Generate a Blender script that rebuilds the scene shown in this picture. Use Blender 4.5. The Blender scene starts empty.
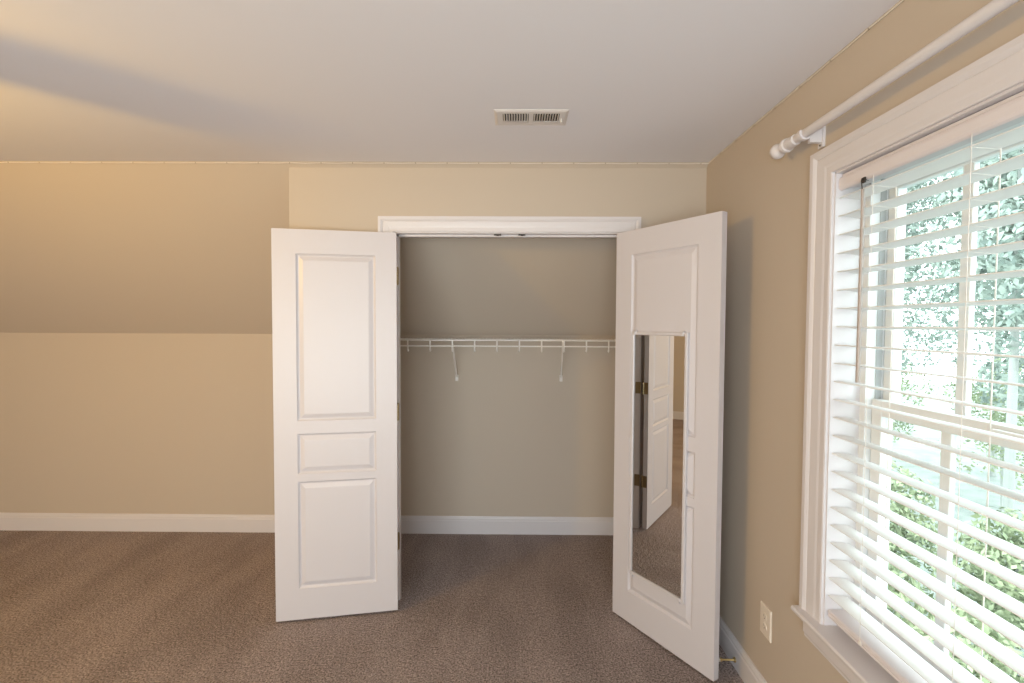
import bpy, bmesh, math, random
from mathutils import Vector, Matrix

S = bpy.context.scene
COL = S.collection

# ------------------------------------------------------------------ camera
F_PX, PITCH, YAW, ROLL, EYE = 484.32, math.radians(1.944), math.radians(-0.4617), math.radians(0.2537), 1.5651


def cam_vec(rt, fw, up):
    y = math.cos(PITCH) * fw + math.sin(PITCH) * up
    z = -math.sin(PITCH) * fw + math.cos(PITCH) * up
    return Vector((math.cos(YAW) * rt + math.sin(YAW) * y, -math.sin(YAW) * rt + math.cos(YAW) * y, z))


cr, sr = math.cos(ROLL), math.sin(ROLL)
ax, ay, az = cam_vec(cr, 0, sr), cam_vec(-sr, 0, cr), cam_vec(0, -1, 0)
cam_data = bpy.data.cameras.new('camera')
cam_data.sensor_width = 36.0
cam_data.lens = F_PX / 1024 * 36.0
cam_data.clip_start = 0.02
cam = bpy.data.objects.new('camera', cam_data)
COL.objects.link(cam)
cam.matrix_world = Matrix(((ax.x, ay.x, az.x, 0), (ax.y, ay.y, az.y, 0), (ax.z, ay.z, az.z, EYE), (0, 0, 0, 1)))
S.camera = cam

# ------------------------------------------------------------------ world, light, exposure
SKY_STRENGTH = 5.2
LAMP_POWER = 90.0
REAR_POWER = 89.0
S.view_settings.view_transform = 'Standard'
S.view_settings.look = 'None'
S.view_settings.gamma = 1.0
S.view_settings.use_curve_mapping = False
S.view_settings.exposure = 0.0
S.cycles.use_denoising = True
S.cycles.max_bounces = 10
S.cycles.diffuse_bounces = 7
S.cycles.glossy_bounces = 6
S.cycles.transmission_bounces = 8
S.cycles.transparent_max_bounces = 12
S.cycles.caustics_reflective = False
S.cycles.caustics_refractive = False
S.cycles.sample_clamp_indirect = 1.2
S.cycles.use_light_tree = False
S.cycles.use_adaptive_sampling = False
S.cycles.denoising_prefilter = 'ACCURATE'

world = bpy.data.worlds.new('overcast_sky')
S.world = world
world.cycles.sampling_method = 'NONE'
world.use_nodes = True
wn = world.node_tree
bg = wn.nodes['Background']
bg.inputs['Color'].default_value = (0.88, 0.97, 1.0, 1)
bg.inputs['Strength'].default_value = SKY_STRENGTH

# geometry of the room (metres; camera stands at x = 0, y = 0)
H = 2.44            # flat ceiling
YS = 2.629          # where the flat ceiling meets the slope
YK, ZK = 3.585, 1.491   # knee wall and its top
YC = 2.6533         # front of the closet wall
TC = 0.115          # thickness of the closet wall
XR, XC = 1.0262, -1.2396  # right wall, left corner of the closet
XL, YB = -5.4, -2.3       # left wall, rear wall
JL, JR, JT = -0.662, 0.584, 2.063   # closet opening
WF, WN, WB, WT = 1.58, 0.65, 0.576, 2.055  # window opening (far, near, bottom, top)


def area_light(name, loc, rot, sx, sy, power, color):
    d = bpy.data.lights.new(name, 'AREA')
    d.shape = 'RECTANGLE'
    d.size, d.size_y, d.energy, d.color = sx, sy, power, color
    o = bpy.data.objects.new(name, d)
    COL.objects.link(o)
    o.location, o.rotation_euler = loc, rot
    return o


# added fill light behind the camera, tilted up to brighten ceiling and doors
area_light('rear_fill_light', (-0.7, YB + 0.15, 0.95), (math.radians(90 + 32), 0, 0), 2.6, 1.3, REAR_POWER, (0.90, 0.98, 1.0))


# ------------------------------------------------------------------ materials
def mat(name, color, rough=0.5, metal=0.0, spec=0.5):
    m = bpy.data.materials.new(name)
    m.use_nodes = True
    b = m.node_tree.nodes['Principled BSDF']
    b.inputs['Base Color'].default_value = (*color, 1)
    b.inputs['Roughness'].default_value = rough
    b.inputs['Metallic'].default_value = metal
    b.inputs['Specular IOR Level'].default_value = spec
    return m


def nodes_of(m):
    return m.node_tree.nodes, m.node_tree.links, m.node_tree.nodes['Principled BSDF']


def add_bump(m, scale, strength, dist=0.002, detail=3.0):
    n, l, b = nodes_of(m)
    tc = n.new('ShaderNodeTexCoord')
    t = n.new('ShaderNodeTexNoise')
    t.inputs['Scale'].default_value = scale
    t.inputs['Detail'].default_value = detail
    bp = n.new('ShaderNodeBump')
    bp.inputs['Strength'].default_value = strength
    bp.inputs['Distance'].default_value = dist
    l.new(tc.outputs['Object'], t.inputs['Vector'])
    l.new(t.outputs['Fac'], bp.inputs['Height'])
    l.new(bp.outputs['Normal'], b.inputs['Normal'])
    return t


PAINT = mat('beige_wall_paint', (0.535, 0.462, 0.380), 0.75, spec=0.3)
#add_bump(PAINT, 160, 0.12)
CEIL = mat('ceiling_paint', (0.84, 0.84, 0.88), 0.85, spec=0.2)
#add_bump(CEIL, 120, 0.12)
TRIM = mat('white_trim_paint', (0.69, 0.665, 0.68), 0.35)
DOORM = mat('white_door_paint', (0.61, 0.585, 0.61), 0.38)
#add_bump(DOORM, 90, 0.03)
PLASTIC = mat('white_plastic', (0.83, 0.80, 0.76), 0.4)
WIREM = mat('white_coated_wire', (0.85, 0.82, 0.78), 0.35)
BLINDM = mat('white_blind_slat', (0.92, 0.92, 0.92), 0.45)
n, l, b = nodes_of(BLINDM)
b.inputs['Subsurface Weight'].default_value = 0.0
RAILM = mat('white_blind_rail', (0.74, 0.70, 0.72), 0.45)
VINYL = mat('white_vinyl', (0.85, 0.87, 0.88), 0.35)
TRACK = mat('grey_track', (0.44, 0.47, 0.48), 0.5)
BRASS = mat('aged_brass', (0.32, 0.25, 0.15), 0.35, metal=1.0)
POLISHED = mat('polished_brass', (0.72, 0.56, 0.26), 0.3, metal=1.0)
STEEL = mat('dull_steel', (0.09, 0.08, 0.07), 0.4, metal=1.0)
CORDM = mat('white_cord', (0.82, 0.76, 0.68), 0.5)
CLIPM = mat('tan_clip', (0.42, 0.35, 0.27), 0.5)
WAND = mat('beige_wand', (0.40, 0.34, 0.30), 0.4)
DARK = mat('dark_duct', (0.035, 0.028, 0.022), 0.7)
VENTM = mat('vent_enamel', (0.74, 0.71, 0.69), 0.45)
OUTM = mat('ivory_plastic', (0.80, 0.73, 0.64), 0.4)
SLOTM = mat('socket_slot', (0.30, 0.25, 0.20), 0.6)
FANM = mat('fan_wood', (0.26, 0.15, 0.08), 0.45)
FANMETAL = mat('fan_bronze', (0.14, 0.10, 0.07), 0.4, metal=0.8)
RUBBER = mat('white_rubber', (0.70, 0.66, 0.60), 0.6)
MIRRORM = mat('mirror_silver', (0.88, 0.89, 0.88), 0.0, metal=1.0)
FRAMEM = mat('mirror_frame_plastic', (0.61, 0.585, 0.60), 0.35)

GLASS = bpy.data.materials.new('window_glass')
GLASS.use_nodes = True
gn, gl = GLASS.node_tree.nodes, GLASS.node_tree.links
gn.clear()
go = gn.new('ShaderNodeOutputMaterial')
mx = gn.new('ShaderNodeMixShader')
lw = gn.new('ShaderNodeLayerWeight')
lw.inputs['Blend'].default_value = 0.5
pw = gn.new('ShaderNodeMath')
pw.operation = 'POWER'
pw.inputs[1].default_value = 5.0
gl.new(lw.outputs['Facing'], pw.inputs[0])
fr = gn.new('ShaderNodeMath')
fr.operation = 'MULTIPLY_ADD'
fr.inputs[1].default_value = 0.6
fr.inputs[2].default_value = 0.03
gl.new(pw.outputs[0], fr.inputs[0])
tr = gn.new('ShaderNodeBsdfTransparent')
tr.inputs['Color'].default_value = (0.93, 0.97, 0.96, 1)
gs = gn.new('ShaderNodeBsdfGlossy')
gs.inputs['Roughness'].default_value = 0.0
gl.new(fr.outputs[0], mx.inputs[0])
gl.new(tr.outputs[0], mx.inputs[1])
gl.new(gs.outputs[0], mx.inputs[2])
gl.new(mx.outputs[0], go.inputs['Surface'])

# carpet: short loop pile, speckled taupe, with long soft vacuum marks
CARPET = mat('taupe_carpet', (0.2, 0.15, 0.12), 0.95, spec=0.1)
n, l, b = nodes_of(CARPET)
tc = n.new('ShaderNodeTexCoord')
fine = n.new('ShaderNodeTexNoise')
fine.inputs['Scale'].default_value = 120
fine.inputs['Detail'].default_value = 5
fine.inputs['Roughness'].default_value = 0.75
mid = n.new('ShaderNodeTexNoise')
mid.inputs['Scale'].default_value = 38
mid.inputs['Detail'].default_value = 2
mp = n.new('ShaderNodeMapping')
mp.inputs['Rotation'].default_value = (0, 0, math.radians(-14))
mp.inputs['Scale'].default_value = (3.0, 1.0, 1)
track = n.new('ShaderNodeTexNoise')
track.inputs['Scale'].default_value = 1.6
track.inputs['Detail'].default_value = 3
l.new(tc.outputs['Object'], fine.inputs['Vector'])
l.new(tc.outputs['Object'], mid.inputs['Vector'])
l.new(tc.outputs['Object'], mp.inputs['Vector'])
l.new(mp.outputs['Vector'], track.inputs['Vector'])
r1 = n.new('ShaderNodeValToRGB')
r1.color_ramp.elements[0].position = 0.38
r1.color_ramp.elements[0].color = (0.135, 0.110, 0.104, 1)
r1.color_ramp.elements[1].position = 0.62
r1.color_ramp.elements[1].color = (0.67, 0.555, 0.525, 1)
l.new(fine.outputs['Fac'], r1.inputs['Fac'])
m1 = n.new('ShaderNodeMix')
m1.data_type = 'RGBA'
m1.blend_type = 'MULTIPLY'
m1.inputs[0].default_value = 1.0
r2 = n.new('ShaderNodeValToRGB')
r2.color_ramp.elements[0].position = 0.38
r2.color_ramp.elements[0].color = (0.88, 0.875, 0.87, 1)
r2.color_ramp.elements[1].position = 0.62
r2.color_ramp.elements[1].color = (1.08, 1.08, 1.08, 1)
l.new(track.outputs['Fac'], r2.inputs['Fac'])
l.new(r1.outputs['Color'], m1.inputs[6])
l.new(r2.outputs['Color'], m1.inputs[7])
l.new(m1.outputs[2], b.inputs['Base Color'])
ad = n.new('ShaderNodeMath')
l.new(fine.outputs['Fac'], ad.inputs[0])
l.new(mid.outputs['Fac'], ad.inputs[1])
bp = n.new('ShaderNodeBump')
bp.inputs['Strength'].default_value = 0.9
bp.inputs['Distance'].default_value = 0.02
l.new(ad.outputs[0], bp.inputs['Height'])
l.new(bp.outputs['Normal'], b.inputs['Normal'])


def leaf_mat(name, c0, c1):
    m = mat(name, c0, 0.6, spec=0.3)
    n, l, b = nodes_of(m)
    oi = n.new('ShaderNodeTexCoord')
    t = n.new('ShaderNodeTexNoise')
    t.inputs['Scale'].default_value = 2.5
    t.inputs['Detail'].default_value = 4
    r = n.new('ShaderNodeValToRGB')
    r.color_ramp.elements[0].position = 0.35
    r.color_ramp.elements[0].color = (*c0, 1)
    r.color_ramp.elements[1].position = 0.65
    r.color_ramp.elements[1].color = (*c1, 1)
    l.new(oi.outputs['Object'], t.inputs['Vector'])
    l.new(t.outputs['Fac'], r.inputs['Fac'])
    l.new(r.outputs['Color'], b.inputs['Base Color'])
    return m


LEAF = leaf_mat('blue_green_leaf', (0.23, 0.28, 0.255), (0.38, 0.43, 0.375))
LEAFY = leaf_mat('yellow_green_leaf', (0.22, 0.265, 0.16), (0.37, 0.41, 0.25))
BARK = mat('grey_bark', (0.36, 0.37, 0.35), 0.9)
GRASS = leaf_mat('lawn', (0.19, 0.215, 0.195), (0.27, 0.295, 0.27))


# ------------------------------------------------------------------ mesh helpers
class MB:
    def __init__(self):
        self.v, self.f = [], []

    def add(self, vs, fs):
        k = len(self.v)
        self.v += [tuple(p) for p in vs]
        self.f += [tuple(i + k for i in f) for f in fs]
        return self

    def box(self, x0, x1, y0, y1, z0, z1):
        vs = [(x, y, z) for x in (x0, x1) for y in (y0, y1) for z in (z0, z1)]
        return self.add(vs, [(0, 1, 3, 2), (4, 6, 7, 5), (0, 4, 5, 1), (2, 3, 7, 6), (0, 2, 6, 4), (1, 5, 7, 3)])

    def tube(self, pts, r, n=8, caps=True):
        pts = [Vector(p) for p in pts]
        rings = []
        up = None
        for i, p in enumerate(pts):
            d = (pts[min(i + 1, len(pts) - 1)] - pts[max(i - 1, 0)]).normalized()
            if up is None:
                up = Vector((0, 0, 1)) if abs(d.z) < 0.9 else Vector((1, 0, 0))
            a = d.cross(up).normalized()
            c = a.cross(d).normalized()
            rr = r[i] if isinstance(r, (list, tuple)) else r
            rings.append([p + (a * math.cos(2 * math.pi * k / n) + c * math.sin(2 * math.pi * k / n)) * rr for k in range(n)])
        return self.loft(rings, caps)

    def loft(self, rings, caps=True, closed=True):
        n = len(rings[0])
        vs = [p for r in rings for p in r]
        fs = []
        for i in range(len(rings) - 1):
            for k in range(n if closed else n - 1):
                j = (k + 1) % n
                fs.append((i * n + k, i * n + j, (i + 1) * n + j, (i + 1) * n + k))
        if caps:
            fs.append(tuple(reversed(range(n))))
            fs.append(tuple((len(rings) - 1) * n + k for k in range(n)))
        return self.add(vs, fs)

    def lathe(self, origin, axis, prof, n=24):
        """prof: (distance along axis, radius)"""
        d = Vector(axis).normalized()
        up = Vector((0, 0, 1)) if abs(d.z) < 0.9 else Vector((1, 0, 0))
        a = d.cross(up).normalized()
        c = a.cross(d).normalized()
        o = Vector(origin)
        rings = [[o + d * t + (a * math.cos(2 * math.pi * k / n) + c * math.sin(2 * math.pi * k / n)) * max(r, 1e-4) for k in range(n)] for t, r in prof]
        return self.loft(rings)

    def extrude(self, prof, fn, t0, t1):
        """prof: closed polygon of 2-D points; fn(p, t) -> 3-D point"""
        return self.loft([[fn(p, t0) for p in prof], [fn(p, t1) for p in prof]])

    def build(self, name, material, parent=None, smooth=None, bevel=0.0, mw=None):
        me = bpy.data.meshes.new(name)
        me.from_pydata(self.v, [], self.f)
        bm = bmesh.new()
        bm.from_mesh(me)
        bmesh.ops.recalc_face_normals(bm, faces=bm.faces)
        if smooth is not None:
            for f in bm.faces:
                f.smooth = True
            lim = math.radians(smooth)
            for e in bm.edges:
                e.smooth = len(e.link_faces) == 2 and e.calc_face_angle(0) < lim
        bm.to_mesh(me)
        bm.free()
        me.materials.append(material)
        o = bpy.data.objects.new(name, me)
        COL.objects.link(o)
        if parent is not None:
            o.parent = parent
        if mw is not None:
            o.matrix_local = mw
        if bevel:
            md = o.modifiers.new('bevel', 'BEVEL')
            md.width, md.segments, md.limit_method = bevel, 2, 'ANGLE'
            md.angle_limit = math.radians(50)
        return o


def tag(o, label=None, cat=None, group=None, kind=None):
    for k, v in (('label', label), ('category', cat), ('group', group), ('kind', kind)):
        if v:
            o[k] = v
    return o


def empty(name, loc, rz=0.0):
    o = bpy.data.objects.new(name, None)
    COL.objects.link(o)
    o.location = loc
    o.rotation_euler = (0, 0, rz)
    o.empty_display_size = 0.05
    return o


def copy_part(src, parent, loc=None):
    o = src.copy()
    COL.objects.link(o)
    o.parent = parent
    if loc is not None:
        o.location = loc
    return o


def structure(o, label, cat):
    return tag(o, label, cat, kind='structure')


# ------------------------------------------------------------------ the setting
SL = (H - ZK) / (YK - YS)          # slope drop per metre


def zs(y):
    return H - (y - YS) * SL


structure(MB().box(XL, XR, YB, YK, -0.12, 0).build('floor', CARPET), 'taupe wall to wall carpet with faint vacuum marks', 'carpet')
structure(MB().box(XL, XR, YB, YS, H, H + 0.12).build('ceiling', CEIL), 'flat off-white ceiling above the room', 'ceiling')
m = MB()
m.extrude([(YS, H), (YK, ZK), (YK + 0.1, ZK), (YK + 0.1, ZK + 0.1), (YS + 0.08, H + 0.12), (YS, H + 0.12)], lambda p, t: (t, p[0], p[1]), XL, XR)
structure(m.build('wall_slope', PAINT), 'beige sloped wall leaning from ceiling down to knee wall', 'wall')
structure(MB().box(XL, XR, YK, YK + 0.1, -0.12, ZK).build('wall_back', PAINT), 'beige knee wall below the sloped wall', 'wall')

# closet front wall with its opening
m = MB()
t = YC + TC


def wall_piece(x0, x1, z0):
    m.extrude([(YC, z0), (t, z0), (t, zs(t)), (YC, zs(YC))], lambda p, q: (q, p[0], p[1]), x0, x1)


wall_piece(XC, JL - 0.018, 0)
wall_piece(JR + 0.018, XR, 0)
wall_piece(JL - 0.018, JR + 0.018, JT + 0.018)
structure(m.build('wall_closet_front', PAINT), 'beige closet wall around the open double doorway', 'wall')
m = MB()
m.extrude([(t, 0), (YK, 0), (YK, ZK), (t, zs(t))], lambda p, q: (q, p[0], p[1]), XC, XC + 0.115)
structure(m.build('wall_closet_side', PAINT), 'beige side wall of the closet under the slope', 'wall')

# right wall with the window opening
m = MB()
WX = XR + 0.19
G = 0.0125
m.box(XR, WX, YB, WN - G, -0.12, H + 0.12)
m.box(XR, WX, WF + G, YK + 0.1, -0.12, H + 0.12)
m.box(XR, WX, WN - G, WF + G, -0.12, WB - 0.021)
m.box(XR, WX, WN - G, WF + G, WT + G, H + 0.12)
structure(m.build('wall_right', PAINT), 'beige right wall around the window', 'wall')
structure(MB().box(XL - 0.12, XL, YB, YK + 0.1, -0.12, H + 0.12).build('wall_left', PAINT), 'beige far left wall seen only in the mirror', 'wall')
m = MB()
RX0, RX1, RZ0, RZ1 = -2.1, 0.3, 0.75, 2.15
m.box(XL - 0.12, RX0, YB - 0.12, YB, -0.12, H + 0.12).box(RX1, WX, YB - 0.12, YB, -0.12, H + 0.12)
m.box(RX0, RX1, YB - 0.12, YB, -0.12, RZ0).box(RX0, RX1, YB - 0.12, YB, RZ1, H + 0.12)
structure(m.build('wall_rear', PAINT), 'beige rear wall behind the camera with a wide window opening', 'wall')

# baseboards
BASE = [(0, 0), (0.014, 0), (0.014, 0.098), (0.011, 0.104), (0.011, 0.114), (0.007, 0.122), (0.005, 0.131), (0, 0.131)]


def baseboard(name, fn, t0, t1, label):
    return structure(MB().extrude(BASE, fn, t0, t1).build(name, TRIM), label, 'baseboard')


baseboard('baseboard_back', lambda p, q: (q, YK - p[0], p[1]), XL, XC, 'white baseboard along the knee wall left of the closet')
baseboard('baseboard_closet', lambda p, q: (q, YK - p[0], p[1]), XC + 0.115, XR, 'white baseboard along the back of the closet')
baseboard('baseboard_right', lambda p, q: (XR - p[0] * 1.25, q, p[1] * 0.92), YB, YC, 'white baseboard along the right wall under the window')
baseboard('baseboard_closet_side', lambda p, q: (XC + 0.115 + p[0], q, p[1]), t, YK - 0.014, 'white baseboard on the closet side wall')
baseboard('baseboard_left', lambda p, q: (XL + p[0], q, p[1]), YB, YK - 0.014, 'white baseboard along the far left wall')
baseboard('baseboard_closet_front', lambda p, q: (q, YC - p[0], p[1]), XC, -0.752, 'white baseboard on the closet wall behind the bare door')
baseboard('baseboard_front', lambda p, q: (q, YC - p[0], p[1]), 0.674, XR - 0.014, 'white baseboard on the closet wall behind the mirrored door')

# casing profile: (distance outward from the opening edge, thickness off the wall)
def casing_profile(w):
    return [(0, 0), (0, 0.009), (0.004, 0.011), (0.022, 0.011), (0.030, 0.013), (w - 0.030, 0.015), (w - 0.026, 0.013), (w - 0.022, 0.016), (w - 0.014, 0.020), (w, 0.020), (w, 0)]


def casing(path, w, fn, name, material, parent=None):
    """path: list of (corner point, outward direction for the profile) in the plane of the wall"""
    prof = casing_profile(w)
    rings = [[fn(c[0] + d[0] * a, c[1] + d[1] * a, b) for a, b in prof] for c, d in path]
    return MB().loft(rings).build(name, material, parent, bevel=0.0)


RV = 0.006
closet_trim = casing([((JL - RV, 0), (-1, 0)), ((JL - RV, JT + RV), (-1, 1)), ((JR + RV, JT + RV), (1, 1)), ((JR + RV, 0), (1, 0))], 0.082, lambda a, c, d: (a, YC - d, c), 'trim_1', TRIM)
structure(closet_trim, 'white moulded casing around the closet doorway', 'trim')
m = MB()
m.box(JL - 0.018, JL, YC - 0.001, t, 0, JT + 0.018).box(JR, JR + 0.018, YC - 0.001, t, 0, JT + 0.018).box(JL, JR, YC - 0.001, t, JT, JT + 0.018)
m.box(JL, JL + 0.011, YC + 0.04, YC + 0.072, 0, JT).box(JR - 0.011, JR, YC + 0.04, YC + 0.072, 0, JT).box(JL, JR, YC + 0.04, YC + 0.072, JT - 0.011, JT)
jamb = structure(m.build('trim_2', TRIM), 'white door jamb lining the closet opening', 'trim')
for cx in (-0.103, 0.030):   # ball catches let into the head of the jamb
    k = MB()
    k.box(cx - 0.019, cx + 0.019, YC + 0.010, YC + 0.034, JT - 0.006, JT)
    k.lathe((cx, YC + 0.021, JT - 0.006), (0, 0, -1), [(0, 0.008), (0.003, 0.006), (0.0045, 0.0)], 12)
    tag(k.build('ball_catch', STEEL, jamb), 'dark metal ball catch')

# ------------------------------------------------------------------ closet doors
DW, DH, DT, DZ = 0.618, 2.037, 0.035, 0.014
PANELS = [(0.108, 0.504, 1.048, 1.914), (0.108, 0.504, 0.770, 0.982), (0.108, 0.504, 0.164, 0.731)]
RINGS = [(0.0, 0.0), (0.005, -0.0055), (0.010, -0.0085), (0.014, -0.0085), (0.034, -0.0015), (0.038, -0.0010)]


def door_panel_mesh():
    """x: along the door from the hinge, y: -DT/2 .. DT/2 (visible closet face at +DT/2), z: height"""
    m = MB()
    zc = [0.0, 0.164, 0.731, 0.770, 0.982, 1.048, 1.914, DH]
    xc = [0.0, 0.108, 0.504, DW]
    for sgn in (1, -1):
        for i in range(3):
            for j in range(7):
                if i == 1 and j in (1, 3, 5):
                    continue
                y = sgn * DT / 2
                m.add([(xc[i], y, zc[j]), (xc[i + 1], y, zc[j]), (xc[i + 1], y, zc[j + 1]), (xc[i], y, zc[j + 1])], [(0, 1, 2, 3)])
        for x0, x1, z0, z1 in PANELS:
            rings = [[(x0 + a, sgn * (DT / 2 + d), z0 + a), (x1 - a, sgn * (DT / 2 + d), z0 + a), (x1 - a, sgn * (DT / 2 + d), z1 - a), (x0 + a, sgn * (DT / 2 + d), z1 - a)] for a, d in RINGS]
            m.loft(rings, caps=False)
            m.add(rings[-1], [(0, 1, 2, 3)])
    y = DT / 2
    m.add([(0, -y, 0), (0, y, 0), (0, y, DH), (0, -y, DH)], [(0, 1, 2, 3)])
    m.add([(DW, -y, 0), (DW, y, 0), (DW, y, DH), (DW, -y, DH)], [(0, 1, 2, 3)])
    m.add([(0, -y, 0), (DW, -y, 0), (DW, y, 0), (0, y, 0)], [(0, 1, 2, 3)])
    m.add([(0, -y, DH), (DW, -y, DH), (DW, y, DH), (0, y, DH)], [(0, 1, 2, 3)])
    return m


def weld(o, dist=0.0003):
    bm = bmesh.new()
    bm.from_mesh(o.data)
    bmesh.ops.remove_doubles(bm, verts=bm.verts, dist=dist)
    bmesh.ops.recalc_face_normals(bm, faces=bm.faces)
    bm.to_mesh(o.data)
    bm.free()


HINGE_Z = (1.826, 1.09, 0.376)


def closet_door(name, corner, direction, side, label):
    """corner: hinge corner of the visible face; direction: along the door; side: +1 if the visible face lies on the local +y side"""
    rz = math.atan2(direction[1], direction[0])
    d = Vector((math.cos(rz), math.sin(rz), 0))
    nrm = Vector((-math.sin(rz), math.cos(rz), 0)) * side      # towards the visible face
    base = Vector((corner[0], corner[1], 0)) - nrm * (DT / 2)
    root = empty(name, (base.x, base.y, DZ), rz)
    structure(root, label, 'door')
    p = door_panel_mesh().build('door_panel', DOORM, root, bevel=0.0)
    weld(p)
    md = p.modifiers.new('bevel', 'BEVEL')
    md.width, md.segments, md.limit_method, md.angle_limit = 0.0012, 2, 'ANGLE', math.radians(60)
    return root, side


def hinges(root, side, jamb_x, sgn):
    """hinge knuckle and leaves; the pin stands at the outer hinge corner of the door"""
    inv = root.matrix_basis.inverted()
    for hz in HINGE_Z:
        z0 = hz - 0.044 - DZ
        pin = Vector((-0.004, -side * (DT / 2 + 0.005), 0))
        k = MB()
        for q in range(5):
            k.lathe((pin.x, pin.y, z0 + q * 0.0178), (0, 0, 1), [(0, 0.0058), (0.0172, 0.0058)], 14)
        k.lathe((pin.x, pin.y, z0 - 0.004), (0, 0, 1), [(0, 0.002), (0.002, 0.0045), (0.004, 0.004)], 12)
        k.lathe((pin.x, pin.y, z0 + 0.089), (0, 0, 1), [(0, 0.004), (0.002, 0.0045), (0.005, 0.002)], 12)
        h = tag(k.build('hinge', BRASS, root, smooth=40), 'brass hinge')
        k = MB().box(-0.0018, -0.0002, -DT / 2 - 0.004, DT / 2 - 0.004, z0, z0 + 0.089) if side > 0 else MB().box(-0.0018, -0.0002, -DT / 2 + 0.004, DT / 2 + 0.004, z0, z0 + 0.089)
        for q in (0.018, 0.045, 0.071):
            k.lathe((-0.0018, side * 0.004, z0 + q), (-1, 0, 0), [(0, 0.0035), (0.0006, 0.003), (0.0008, 0.0)], 10)
        k.build('hinge_leaf', BRASS, h)
        # the leaf let into the jamb, in world space then brought into the door's frame
        k = MB()
        ws = [(jamb_x, YC - 0.012), (jamb_x, YC + 0.026)]
        xo = jamb_x + sgn * 0.0016
        vs = [inv @ Vector((x, y, hz + dz)) for x in (jamb_x + sgn * 0.0001, xo) for y in (YC - 0.014, YC + 0.026) for dz in (-0.044, 0.045)]
        k.add(vs, [(0, 1, 3, 2), (4, 6, 7, 5), (0, 4, 5, 1), (2, 3, 7, 6), (0, 2, 6, 4), (1, 5, 7, 3)])
        k.build('hinge_leaf', BRASS, h)


LC, LD = (-0.636, 2.578), (-0.982, -0.187)
RC, RD = (0.5315, 2.586), (0.5455, -0.838)
left_door, ls = closet_door('door_1', LC, LD, 1, 'bare white three-panel closet door swung open flat against the closet wall')
right_door, rs = closet_door('door_2', RC, RD, -1, 'white three-panel closet door angled open with a narrow mirror hung on it')
bpy.context.view_layer.update()
hinges(left_door, 1, JL, 1)
hinges(right_door, -1, JR, -1)
# brass door stop screwed into the baseboard, reaching towards the mirrored door
ds = empty('door_stop', (XR - 0.0175, 2.172, 0.040))
tag(ds, 'short brass door stop sticking out of the baseboard behind the mirrored door', 'door stop')
m = MB().lathe((0, 0, 0), (-1, 0, 0), [(0, 0.0115), (0.004, 0.0115), (0.008, 0.006), (0.012, 0.0046), (0.058, 0.0042), (0.060, 0.007), (0.064, 0.0095), (0.070, 0.0095)], 18)
m.build('stop_rod', POLISHED, ds, smooth=35)
MB().lathe((-0.070, 0, 0), (-1, 0, 0), [(0, 0.009), (0.006, 0.009), (0.009, 0.006)], 16).build('stop_tip', RUBBER, ds, smooth=35)

# ------------------------------------------------------------------ mirror on the right door
mir = empty('door_mirror', (right_door.location.x, right_door.location.y, 0.0), right_door.rotation_euler.z)
tag(mir, 'tall narrow mirror in a slim white frame hung on the angled closet door', 'mirror')
MY = -DT / 2 + 0.0002   # local y of the raised panel field, visible side is -y
ms0, ms1, mz0, mz1 = 0.124, 0.464, 0.284, 1.535
fw = 0.017
prof = [(0, 0), (0, 0.010), (0.003, 0.013), (fw - 0.004, 0.013), (fw, 0.009), (fw, 0)]
rings = []
for a, d in prof:
    y = MY - d
    rings.append([(ms0 + a, y, mz0 + a), (ms1 - a, y, mz0 + a), (ms1 - a, y, mz1 - a), (ms0 + a, y, mz1 - a)])
MB().loft(rings + [rings[0]], caps=False).build('mirror_frame', FRAMEM, mir)
MB().box(ms0 + fw - 0.002, ms1 - fw + 0.002, MY - 0.006, MY - 0.001, mz0 + fw - 0.002, mz1 - fw + 0.002).build('mirror_glass', MIRRORM, mir)
for cxs in (ms0 + 0.022, ms1 - 0.030):
    for cz, sg in ((mz1 - 0.008, 1), (mz0 + 0.008, -1)):
        k = MB().box(cxs - 0.008, cxs + 0.008, MY - 0.016, MY - 0.012, cz - 0.010, cz + 0.010)
        k.box(cxs - 0.008, cxs + 0.008, MY - 0.016, MY, cz + sg * 0.006, cz + sg * 0.014) if sg > 0 else k.box(cxs - 0.008, cxs + 0.008, MY - 0.016, MY, cz - 0.014, cz - 0.006)
        k.lathe((cxs, MY - 0.016, cz + sg * 0.003), (0, -1, 0), [(0, 0.0055), (0.002, 0.005), (0.003, 0.0)], 14)
        k.build('mirror_clip', FRAMEM, mir, bevel=0.0012)

# ------------------------------------------------------------------ wire shelf in the closet
shelf = empty('wire_shelf', ((XC + 0.115 + XR) / 2, YK, 1.465))
tag(shelf, 'white wire shelf with hanging rail across the inside of the closet', 'shelf')
x0, x1 = XC + 0.117, XR - 0.002
sx0, sx1 = x0 - shelf.location.x, x1 - shelf.location.x
ly_f, ly_b = -0.305, -0.008
m = MB()
nw = 84
for i in range(nw):
    x = sx0 + 0.012 + (sx1 - sx0 - 0.024) * i / (nw - 1)
    m.tube([(x, ly_b, 0), (x, ly_f, 0), (x, ly_f, -0.004)], 0.0014, 5)
for y in (ly_b, -0.15):
    m.tube([(sx0, y, -0.003), (sx1, y, -0.003)], 0.0028, 8)
m.build('shelf_deck', WIREM, shelf, smooth=60)
MB().tube([(sx0, ly_f, -0.004), (sx1, ly_f, -0.004)], 0.0048, 10).build('front_rail', WIREM, shelf, smooth=60)
MB().tube([(sx0, ly_f, -0.044), (sx1, ly_f, -0.044)], 0.0048, 10).build('hanging_rail', WIREM, shelf, smooth=60)
m = MB()
m.tube([(0, ly_f - 0.004, 0.0), (0, ly_f - 0.006, -0.040), (0, ly_f - 0.006, -0.072), (0, ly_f + 0.004, -0.080), (0, ly_f + 0.014, -0.072)], 0.0052, 8)
hook = m.build('rail_hook', WIREM, shelf, smooth=60)
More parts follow.
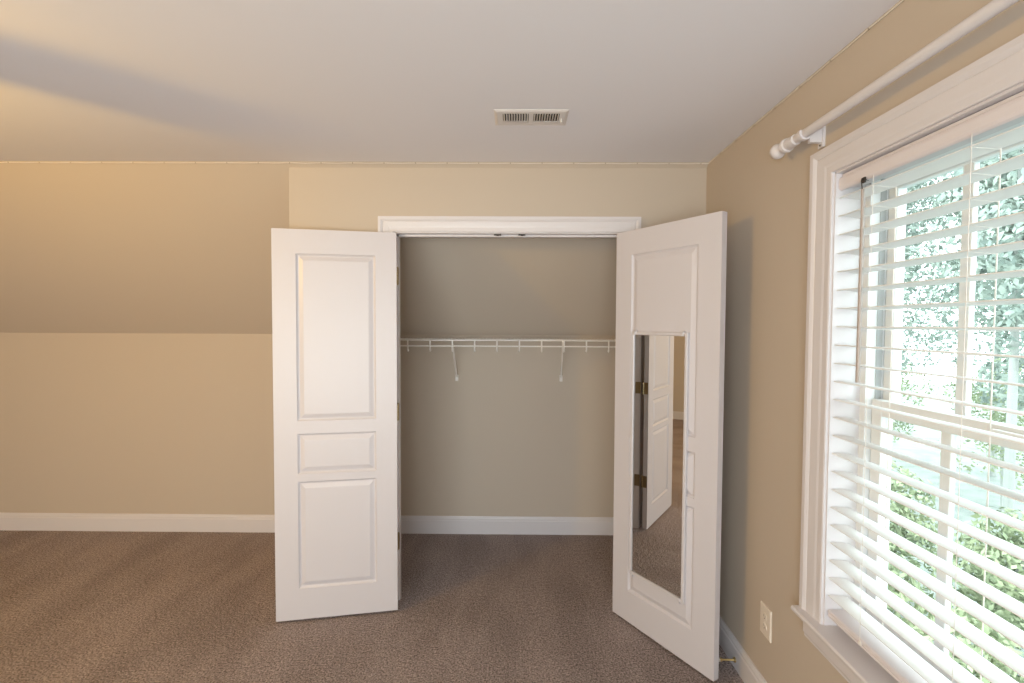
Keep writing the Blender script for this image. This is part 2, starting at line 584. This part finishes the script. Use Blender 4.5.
hx = [-0.733 + 0.1512 * k - shelf.location.x for k in range(-2, 12)]
hx = [x for x in hx if sx0 + 0.02 < x < sx1 - 0.02]
hook.location = (hx[0], 0, 0)
for x in hx[1:]:
    copy_part(hook, shelf, (x, 0, 0))
for k, (xt, xb) in enumerate(((-0.432, -0.436), (0.318, 0.335))):
    b0 = (xt - shelf.location.x, ly_f, -0.010)
    b1 = (xb - shelf.location.x, -0.006, -0.290)
    br = MB().tube([b0, b1], 0.0058, 8).build('shelf_brace', WIREM, shelf, smooth=60)
    k = MB().box(b1[0] - 0.011, b1[0] + 0.011, -0.016, -0.0005, b1[2] - 0.026, b1[2] + 0.020)
    k.lathe((b1[0], -0.016, b1[2] - 0.014), (0, -1, 0), [(0, 0.005), (0.002, 0.004), (0.003, 0)], 10)
    k.build('brace_clip', PLASTIC, br, bevel=0.002)
for sx in (sx0, sx1):
    sg = 1 if sx < 0 else -1
    m = MB().box(min(sx, sx + sg * 0.012), max(sx, sx + sg * 0.012), ly_f - 0.012, ly_f + 0.035, -0.055, 0.006)
    m.build('end_bracket', PLASTIC, shelf, bevel=0.002)

# ------------------------------------------------------------------ ceiling register
vent = empty('ceiling_vent', (0.059, 2.0715, H))
tag(vent, 'off-white louvered air vent set in the ceiling above the closet', 'vent')
m = MB()
vw, vd = 0.153, 0.0775
bx = [(-0.118, -0.010), (0.010, 0.118)]
by = (-0.048, 0.030)
z0, z1 = -0.006, -0.0005
m.box(-vw + 0.012, vw - 0.012, -vd + 0.012, by[0], z0, z1).box(-vw + 0.012, vw - 0.012, by[1], vd - 0.012, z0, z1)
m.box(-vw + 0.012, bx[0][0], by[0], by[1], z0, z1).box(bx[0][1], bx[1][0], by[0], by[1], z0, z1).box(bx[1][1], vw - 0.012, by[0], by[1], z0, z1)
rim = []
for a, z in ((0, z1), (0.0, -0.002), (0.012, z0 - 0.001), (0.012, z1)):
    rim.append([(-vw + a, -vd + a, z), (vw - a, -vd + a, z), (vw - a, vd - a, z), (-vw + a, vd - a, z)])
m.loft(rim + [rim[0]], caps=False)
m.build('vent_frame', VENTM, vent)
MB().box(bx[0][0] - 0.004, bx[1][1] + 0.004, by[0] - 0.004, by[1] + 0.004, -0.0015, -0.0006).build('duct_opening', DARK, vent)
for (a, c), ang in zip(bx, (-34, 34)):
    for q in range(10):
        x = a + (c - a) * (q + 0.5) / 10
        lv = MB().box(-0.0008, 0.0008, by[0], by[1], -0.0042, 0.0042).build('louver', VENTM, vent)
        lv.location = (x, 0, -0.0062)
        lv.rotation_euler = (0, math.radians(ang), 0)
m = MB().tube([(0.127, 0.0, -0.006), (0.127, 0.0, -0.018)], 0.003, 8)
m.lathe((0.127, 0.0, -0.022), (0, 0, 1), [(0, 0.002), (0.002, 0.005), (0.006, 0.005), (0.008, 0.002)], 12)
m.build('damper_lever', PLASTIC, vent, smooth=50)

# ------------------------------------------------------------------ thin cord clipped along the ceiling edge
cord = empty('ceiling_edge_cord', (XR - 0.004, YS - 0.004, H - 0.009))
tag(cord, 'thin white cord clipped along the edge where walls meet the ceiling', 'cord')
rnd = random.Random(4)
clips = [(-1.39 + 0.1695 * k, 0) for k in range(-22, 15)]
clips = [c for c in clips if XL + 0.1 < c[0] < XR - 0.03]
pts = [(XL + 0.02 - cord.location.x, 0, 0)]
for x, _ in clips:
    pts += [(x - cord.location.x, 0, 0.001), (x + 0.085 - cord.location.x, 0, -0.0005 - 0.001 * rnd.random())]
pts = [p for p in pts if p[0] < -0.02] + [(-0.006, 0, 0), (0, -0.006, 0)]
rclips = [2.47 - 0.1705 * k for k in range(0, 20)]
for y in rclips:
    pts += [(0, y - cord.location.y, 0.001), (0, y - 0.085 - cord.location.y, -0.0005 - 0.001 * rnd.random())]
MB().tube(pts, 0.0022, 6).build('cord', CORDM, cord, smooth=60)
k = MB().box(-0.0025, 0.0025, -0.0028, 0.0028, -0.0032, 0.0032)
clip = k.build('cord_clip', CLIPM, cord, bevel=0.001)
first = True
for x, _ in clips:
    p = (x - cord.location.x, 0, 0.0)
    if first:
        clip.location, first = p, False
    else:
        copy_part(clip, cord, p)
for y in rclips:
    copy_part(clip, cord, (0, y - cord.location.y, 0)).rotation_euler = (0, 0, math.radians(90))

# ------------------------------------------------------------------ window on the right wall
win = structure(empty('window_1', (XR, (WF + WN) / 2, WB)), 'white double-hung window in the right wall behind the blind', 'window')
inv_w = Matrix.Translation(-Vector(win.location))


def wb(m, name, material, parent=win, **kw):
    base = Vector((0, 0, 0))
    par = parent
    while par is not None:
        base += Vector(par.location)
        par = par.parent
    m.v = [tuple(Vector(p) - base) for p in m.v]
    return m.build(name, material, parent, **kw)


prof_w = 0.088
path = [((WF + RV, WB), (1.18, 0)), ((WF + RV, WT + RV), (1.18, 1)), ((WN - RV, WT + RV), (-1, 1)), ((WN - RV, WB), (-1, 0))]
rings = [[(XR - bb, c[0] + d[0] * a, c[1] + d[1] * a) for a, bb in casing_profile(prof_w)] for c, d in path]
wb(MB().loft(rings), 'window_casing', TRIM)
m = MB()
nose = [(XR - 0.042, WB - 0.018), (XR - 0.046, WB - 0.012), (XR - 0.046, WB - 0.006), (XR - 0.042, WB), (XR, WB), (XR, WB - 0.02), (XR - 0.038, WB - 0.02)]
m.extrude(nose, lambda p, q: (p[0], q, p[1]), WN - 0.115, WF + 0.115)
m.box(XR, XR + 0.10, WN, WF, WB - 0.02, WB)
wb(m, 'window_stool', TRIM)
m = MB()
ap = [(XR, WB - 0.02), (XR - 0.016, WB - 0.02), (XR - 0.016, WB - 0.075), (XR - 0.011, WB - 0.083), (XR - 0.011, WB - 0.092), (XR, WB - 0.097)]
m.extrude(ap, lambda p, q: (p[0], q, p[1]), WN - 0.09, WF + 0.09)
wb(m, 'window_apron', TRIM)
JD = 0.095
m = MB()
m.box(XR - 0.001, XR + JD, WF, WF + 0.012, WB, WT).box(XR - 0.001, XR + JD, WN - 0.012, WN, WB, WT).box(XR - 0.001, XR + JD, WN, WF, WT, WT + 0.012)
wb(m, 'window_jamb', TRIM)
# vinyl frame with tracks
XF = XR + JD
m = MB()
FT = 0.024
m.box(XF, XF + 0.09, WF - FT, WF, WB, WT).box(XF, XF + 0.09, WN, WN + FT, WB, WT)
m.box(XF, XF + 0.09, WN + FT, WF - FT, WT - FT, WT).box(XF, XF + 0.09, WN + FT, WF - FT, WB, WB + FT)
wb(m, 'window_frame', VINYL)
m = MB()
for y in (WF - FT - 0.003, WN + FT):
    m.box(XF + 0.030, XF + 0.048, y, y + 0.003, WB + FT, WT - FT)
wb(m, 'sash_track', TRACK)


def sash(name, x0, x1, z0, z1, bottom, top, stile):
    m = MB()
    y0, y1 = WN + FT + 0.004, WF - FT - 0.004
    m.box(x0, x1, y0, y0 + stile, z0, z1).box(x0, x1, y1 - stile, y1, z0, z1)
    m.box(x0, x1, y0 + stile, y1 - stile, z0, z0 + bottom).box(x0, x1, y0 + stile, y1 - stile, z1 - top, z1)
    s = wb(m, name, VINYL, bevel=0.003)
    gx = (x0 + x1) / 2
    g = MB().box(gx - 0.002, gx + 0.002, y0 + stile - 0.004, y1 - stile + 0.004, z0 + bottom - 0.004, z1 - top + 0.004)
    wb(g, 'window_pane', GLASS, s)
    for ym in (1.290, 0.965):
        wb(MB().box(gx - 0.008, gx + 0.008, ym - 0.016, ym + 0.016, z0 + bottom - 0.004, z1 - top + 0.004), 'muntin', VINYL, s, bevel=0.003)
    return s


sash('upper_sash', XF + 0.052, XF + 0.082, 1.285, WT - FT, 0.045, 0.040, 0.036)
lower = sash('lower_sash', XF + 0.018, XF + 0.048, WB + FT, 1.335, 0.060, 0.050, 0.042)
m = MB().box(XF + 0.004, XF + 0.018, 1.07, 1.15, 1.305, 1.325)
wb(m, 'sash_lock', VINYL, lower, bevel=0.003)

# ------------------------------------------------------------------ blind
BX = XR + 0.039
by0, by1 = WN + 0.004, WF - 0.004
blind = empty('window_blind', (BX, (WF + WN) / 2, WT))
tag(blind, 'white horizontal slat blind hanging lowered inside the window', 'blind')


def bb(m, name, material, parent=blind, **kw):
    return wb(m, name, material, parent, **kw)


bb(MB().box(BX - 0.022, BX + 0.030, by0, by1, WT - 0.045, WT - 0.003), 'headrail', RAILM)
m = MB()
vp = [(BX - 0.024, WT - 0.012), (BX - 0.030, WT - 0.016), (BX - 0.032, WT - 0.024), (BX - 0.032, WT - 0.044), (BX - 0.029, WT - 0.051), (BX - 0.024, WT - 0.055), (BX - 0.022, WT - 0.055), (BX - 0.022, WT - 0.012)]
m.extrude(vp, lambda p, q: (p[0], q, p[1]), by0 - 0.002, by1 + 0.002)
bb(m, 'valance', RAILM)
TILT = math.radians(5.0)
SLZ1, SLZ0 = 1.974, 0.676
NS = 23
SW = 0.064
LADY = (1.425, 1.122, 0.812)


def slat_mesh():
    m = MB()
    q = 7
    top, bot = [], []
    for i in range(q):
        u = -1 + 2 * i / (q - 1)
        x = u * SW / 2
        z = 0.0028 * (1 - u * u)
        top.append((x * math.cos(TILT) + z * math.sin(TILT), -x * math.sin(TILT) + z * math.cos(TILT) + 0.0013))
        bot.append((x * math.cos(TILT) + z * math.sin(TILT), -x * math.sin(TILT) + z * math.cos(TILT) - 0.0013))
    loop = top + bot[::-1]
    m.extrude(loop, lambda p, t: (p[0], t, p[1]), by0 - blind.location.y, by1 - blind.location.y)
    return m


slat = slat_mesh().build('slat', BLINDM, blind, smooth=40)
for i in range(NS):
    z = SLZ1 + (SLZ0 - SLZ1) * i / (NS - 1)
    p = (0, 0, z - blind.location.z)
    if i == 0:
        slat.location = p
    else:
        copy_part(slat, blind, p)
m = MB()
rz0, rz1 = WB + 0.030, WB + 0.056
rp = [(BX - 0.032, rz0 + 0.004), (BX - 0.032, rz0 + 0.010), (BX - 0.029, rz0 + 0.012), (BX - 0.029, rz0 + 0.015), (BX - 0.032, rz0 + 0.017), (BX - 0.032, rz1 - 0.003), (BX - 0.028, rz1), (BX + 0.030, rz1), (BX + 0.032, rz1 - 0.003), (BX + 0.032, rz0 + 0.003), (BX + 0.028, rz0), (BX - 0.028, rz0)]
m.extrude(rp, lambda p, q: (p[0], q, p[1]), by0, by1)
rail = bb(m, 'bottom_rail', RAILM)
for y in LADY:
    k = MB().lathe((BX - 0.032, y, (rz0 + rz1) / 2), (-1, 0, 0), [(0, 0.007), (0.003, 0.006), (0.004, 0.0)], 14)
    bb(k, 'cord_button', PLASTIC, rail)
k = MB().lathe((BX - 0.018, by1, (rz0 + rz1) / 2), (0, 1, 0), [(0, 0.008), (0.003, 0.006)], 12)
bb(k, 'end_cap', TRACK, rail)
for y in LADY:
    m = MB()
    dz = SW / 2 * math.sin(TILT)
    for sx in (-1, 1):
        x = BX + sx * (SW / 2 + 0.0012)
        m.tube([(x, y, WT - 0.05), (x, y, rz1 - 0.006)], 0.0008 if sx < 0 else 0.0016, 6)
    for i in range(NS):
        z = SLZ1 + (SLZ0 - SLZ1) * i / (NS - 1) - 0.003
        m.tube([(BX - SW / 2, y, z + dz), (BX + SW / 2, y, z - dz)], 0.0008, 4)
    bb(m, 'ladder_cord', PLASTIC)
m = MB().tube([(BX - 0.040, 1.458, 1.972), (BX - 0.040, 1.456, 1.90), (BX - 0.041, 1.455, 1.398)], [0.0042, 0.0046, 0.0056], 8)
wand = bb(m, 'tilt_wand', WAND, smooth=60)
m = MB().tube([(BX - 0.020, 1.463, 2.000), (BX - 0.040, 1.463, 2.004), (BX - 0.043, 1.460, 1.996), (BX - 0.041, 1.458, 1.972)], 0.0016, 6)
m.box(BX - 0.036, BX - 0.032, 1.456, 1.468, 1.992, 2.008)
bb(m, 'wand_hook', STEEL, wand)

# ------------------------------------------------------------------ curtain rod over the window
RXX, RZZ = XR - 0.062, 2.210
rod = empty('curtain_rod', (XR, 1.67, RZZ))
tag(rod, 'white wooden curtain rod with ball end mounted above the window', 'curtain rod')


def rb(m, name, material, parent=rod, **kw):
    return wb(m, name, material, parent, **kw)


rb(MB().tube([(RXX, 1.762, RZZ), (RXX, 0.42, RZZ)], 0.0148, 20), 'pole', TRIM, smooth=40)
m = MB().lathe((RXX, 1.762, RZZ), (0, 1, 0), [(-0.064, 0.0150), (-0.060, 0.0190), (-0.014, 0.0205), (-0.010, 0.0245), (0.003, 0.0255), (0.006, 0.020), (0.012, 0.012), (0.022, 0.0105), (0.030, 0.0125), (0.036, 0.019), (0.046, 0.0255), (0.056, 0.0280), (0.068, 0.0255), (0.078, 0.017), (0.083, 0.008), (0.084, 0.0)], 24)
rb(m, 'finial', TRIM, smooth=40)
for y in (1.655, 0.55):
    m = MB().box(XR - 0.008, XR, y - 0.014, y + 0.014, RZZ - 0.046, RZZ + 0.030)
    m.box(XR - 0.046, XR - 0.006, y - 0.007, y + 0.007, RZZ - 0.030, RZZ + 0.014)
    seg = [(RXX + 0.0215 * math.cos(a), RZZ + 0.0215 * math.sin(a)) for a in [math.radians(150 + 240 * i / 14) for i in range(15)]]
    seg2 = [(RXX + 0.0152 * math.cos(a), RZZ + 0.0152 * math.sin(a)) for a in [math.radians(150 + 240 * i / 14) for i in range(15)]]
    m.extrude(seg + seg2[::-1], lambda p, q: (p[0], q, p[1]), y - 0.009, y + 0.009)
    br = rb(m, 'bracket', TRIM)
    k = MB().lathe((XR - 0.008, y, RZZ - 0.038), (-1, 0, 0), [(0, 0.004), (0.002, 0.003), (0.0025, 0.0)], 10)
    rb(k, 'screw', STEEL, br)

# ------------------------------------------------------------------ wall outlet
OY, OZ = 1.943, 0.362
out = empty('wall_outlet', (XR, OY, OZ))
tag(out, 'ivory double power outlet low on the right wall beside the window', 'outlet')
m = MB()
rg = []
for a, d in ((0, 0), (0, 0.003), (0.003, 0.0058), (0.005, 0.006)):
    rg.append([(-d, -0.041 + a, -0.063 + a), (-d, 0.041 - a, -0.063 + a), (-d, 0.041 - a, 0.063 - a), (-d, -0.041 + a, 0.063 - a)])
m.loft(rg)
m.build('cover_plate', OUTM, out)
for cz in (0.020, -0.020):
    sk = []
    for a, d in ((0, 0.005), (0, 0.0078), (0.001, 0.0082)):
        sk.append([(-d, (0.0165 - a) * math.cos(q), cz + (0.0145 - a) * math.sin(q) * 1.0) for q in [2 * math.pi * i / 20 for i in range(20)]])
    s = MB().loft(sk).build('socket', OUTM, out)
    k = MB().box(-0.0087, -0.0080, -0.0075, -0.0052, cz - 0.002, cz + 0.008).box(-0.0087, -0.0080, 0.0052, 0.0075, cz - 0.002, cz + 0.008)
    k.lathe((-0.0080, 0, cz - 0.007), (-1, 0, 0), [(0, 0.0028), (0.0007, 0.0028)], 10)
    k.build('socket_slot', SLOTM, s)
MB().lathe((-0.006, 0, 0), (-1, 0, 0), [(0, 0.0035), (0.0012, 0.003), (0.0016, 0.0)], 12).build('screw', OUTM, out)

# ------------------------------------------------------------------ ceiling fan with lamp, left of the frame
FX, FY, LZ = -2.55, 0.82, 2.14
fan = empty('ceiling_fan', (FX, FY, H))
tag(fan, 'lit ceiling fan left of the frame casting a blade shadow', 'ceiling fan')
MB().lathe((0, 0, 0), (0, 0, -1), [(0, 0.075), (0.03, 0.07), (0.05, 0.05), (0.06, 0.10), (0.15, 0.115), (0.19, 0.10), (0.22, 0.05)], 28).build('motor_housing', FANMETAL, fan, smooth=40)
MB().lathe((0, 0, LZ - H + 0.10), (0, 0, -1), [(0, 0.045), (0.03, 0.04), (0.068, 0.022)], 24).build('lamp_holder', FANMETAL, fan, smooth=40)
bulb_data = bpy.data.lights.new('bulb', 'POINT')
bulb_data.energy, bulb_data.color, bulb_data.shadow_soft_size = LAMP_POWER, (1.0, 0.57, 0.06), 0.03
bulb = bpy.data.objects.new('bulb', bulb_data)
COL.objects.link(bulb)
bulb.parent = fan
bulb.location = (0, 0, LZ - H)
for q in range(5):
    a = math.radians(45 + 72 * q)
    m = MB()
    ol = [(0.17, 0.05), (0.30, 0.062), (0.58, 0.068), (0.63, 0.05), (0.645, 0.0), (0.63, -0.05), (0.58, -0.068), (0.30, -0.062), (0.17, -0.05)]
    ca, sa = math.cos(a), math.sin(a)
    m.loft([[(r * ca - w * sa, r * sa + w * ca, -0.213 + w * 0.12 + dz) for r, w in ol] for dz in (-0.003, 0.003)])
    bl = m.build('fan_blade', FANM, fan)
    m = MB().loft([[(r * ca - w * sa, r * sa + w * ca, -0.204 + dz + w * 0.2) for r, w in ((0.09, 0.02), (0.22, 0.03), (0.22, -0.03), (0.09, -0.02))] for dz in (-0.003, 0.003)])
    m.build('blade_arm', FANMETAL, bl)

# ------------------------------------------------------------------ outside, below and beyond the window
GZ = -3.1
structure(MB().box(XR + 1.0, 40, -20, 40, GZ - 0.2, GZ).build('ground', GRASS), 'pale green lawn below the window', 'lawn')


def crown_mesh(seed, n, rx, rz, leaf):
    rnd = random.Random(seed)
    m = MB()
    blobs = [(Vector((rnd.uniform(-0.6, 0.6) * rx, rnd.uniform(-0.6, 0.6) * rx, rnd.uniform(-0.65, 0.65) * rz)), rnd.uniform(0.35, 0.55) * rx) for _ in range(22)]
    for _ in range(n):
        c, r = rnd.choice(blobs)
        d = Vector((rnd.gauss(0, 1), rnd.gauss(0, 1), rnd.gauss(0, 1))).normalized()
        p = c + d * r * rnd.uniform(0.75, 1.05)
        nrm = (d + Vector((rnd.gauss(0, .6), rnd.gauss(0, .6), rnd.gauss(0, .6)))).normalized()
        a = nrm.orthogonal().normalized()
        a = (a * math.cos(k := rnd.uniform(0, 6.28)) + nrm.cross(a) * math.sin(k)).normalized()
        b2 = nrm.cross(a)
        s = leaf * rnd.uniform(0.6, 1.3)
        m.add([p - a * s, p + b2 * s * 0.45, p + a * s, p - b2 * s * 0.45], [(0, 1, 2, 3)])
    return m


def tree(loc, hgt, rx, seed, label, leafm, group, cat='tree', name='tree', n=2600, leaf=0.11):
    t = empty(name, loc)
    tag(t, label, cat, group)
    rz = hgt * 0.44
    c = crown_mesh(seed, n, rx, rz, leaf).build('crown', leafm, t)
    c.location = (0, 0, hgt - rz)
    rnd = random.Random(seed)
    MB().tube([(0, 0, -0.05), (rnd.uniform(-.1, .1), rnd.uniform(-.1, .1), hgt * 0.35), (rnd.uniform(-.2, .2), rnd.uniform(-.2, .2), hgt * 0.75)], [0.09, 0.07, 0.03], 8).build('trunk', BARK, t, smooth=60)
    return t


TREES = (
    ((9.5, 13.2, GZ), 11.0, 1.65, 'leafy tree nearer the house at the left of the window view'),
    ((9.5, 9.3, GZ), 11.4, 1.65, 'leafy tree nearer the house at the right of the window view'),
    ((15.0, 19.6, GZ), 13.5, 1.9, 'leafy tree farther off behind the left one outside the window'),
    ((15.0, 15.2, GZ), 14.0, 1.9, 'leafy tree farther off behind the right one outside the window'),
)
for i, (p, h, r, lb) in enumerate(TREES):
    tree(p, h, r, i + 1, lb, LEAF, None, n=11000, leaf=0.085)
BUSHES = (
    (12.6, 16.6, 4.2, 'tall bush farther off between the trees at the left of the view'),
    (12.4, 12.2, 4.2, 'tall bush farther off between the trees at the right of the view'),
    (6.3, 8.4, 2.3, 'yellow-green bush outside at the foot of the left tree'),
    (6.4, 6.3, 2.4, 'yellow-green bush outside at the foot of the right tree'),
    (4.4, 6.0, 2.1, 'low bush nearest the house at the left of the window view'),
    (4.5, 4.2, 2.2, 'low bush nearest the house at the right of the window view'),
)
for i, (x, y, h, lb) in enumerate(BUSHES):
    tree((x, y, GZ), h, 1.2 if h > 4 else 0.8, 20 + i, lb, LEAFY, None, 'bush', 'bush', 4000, 0.055)
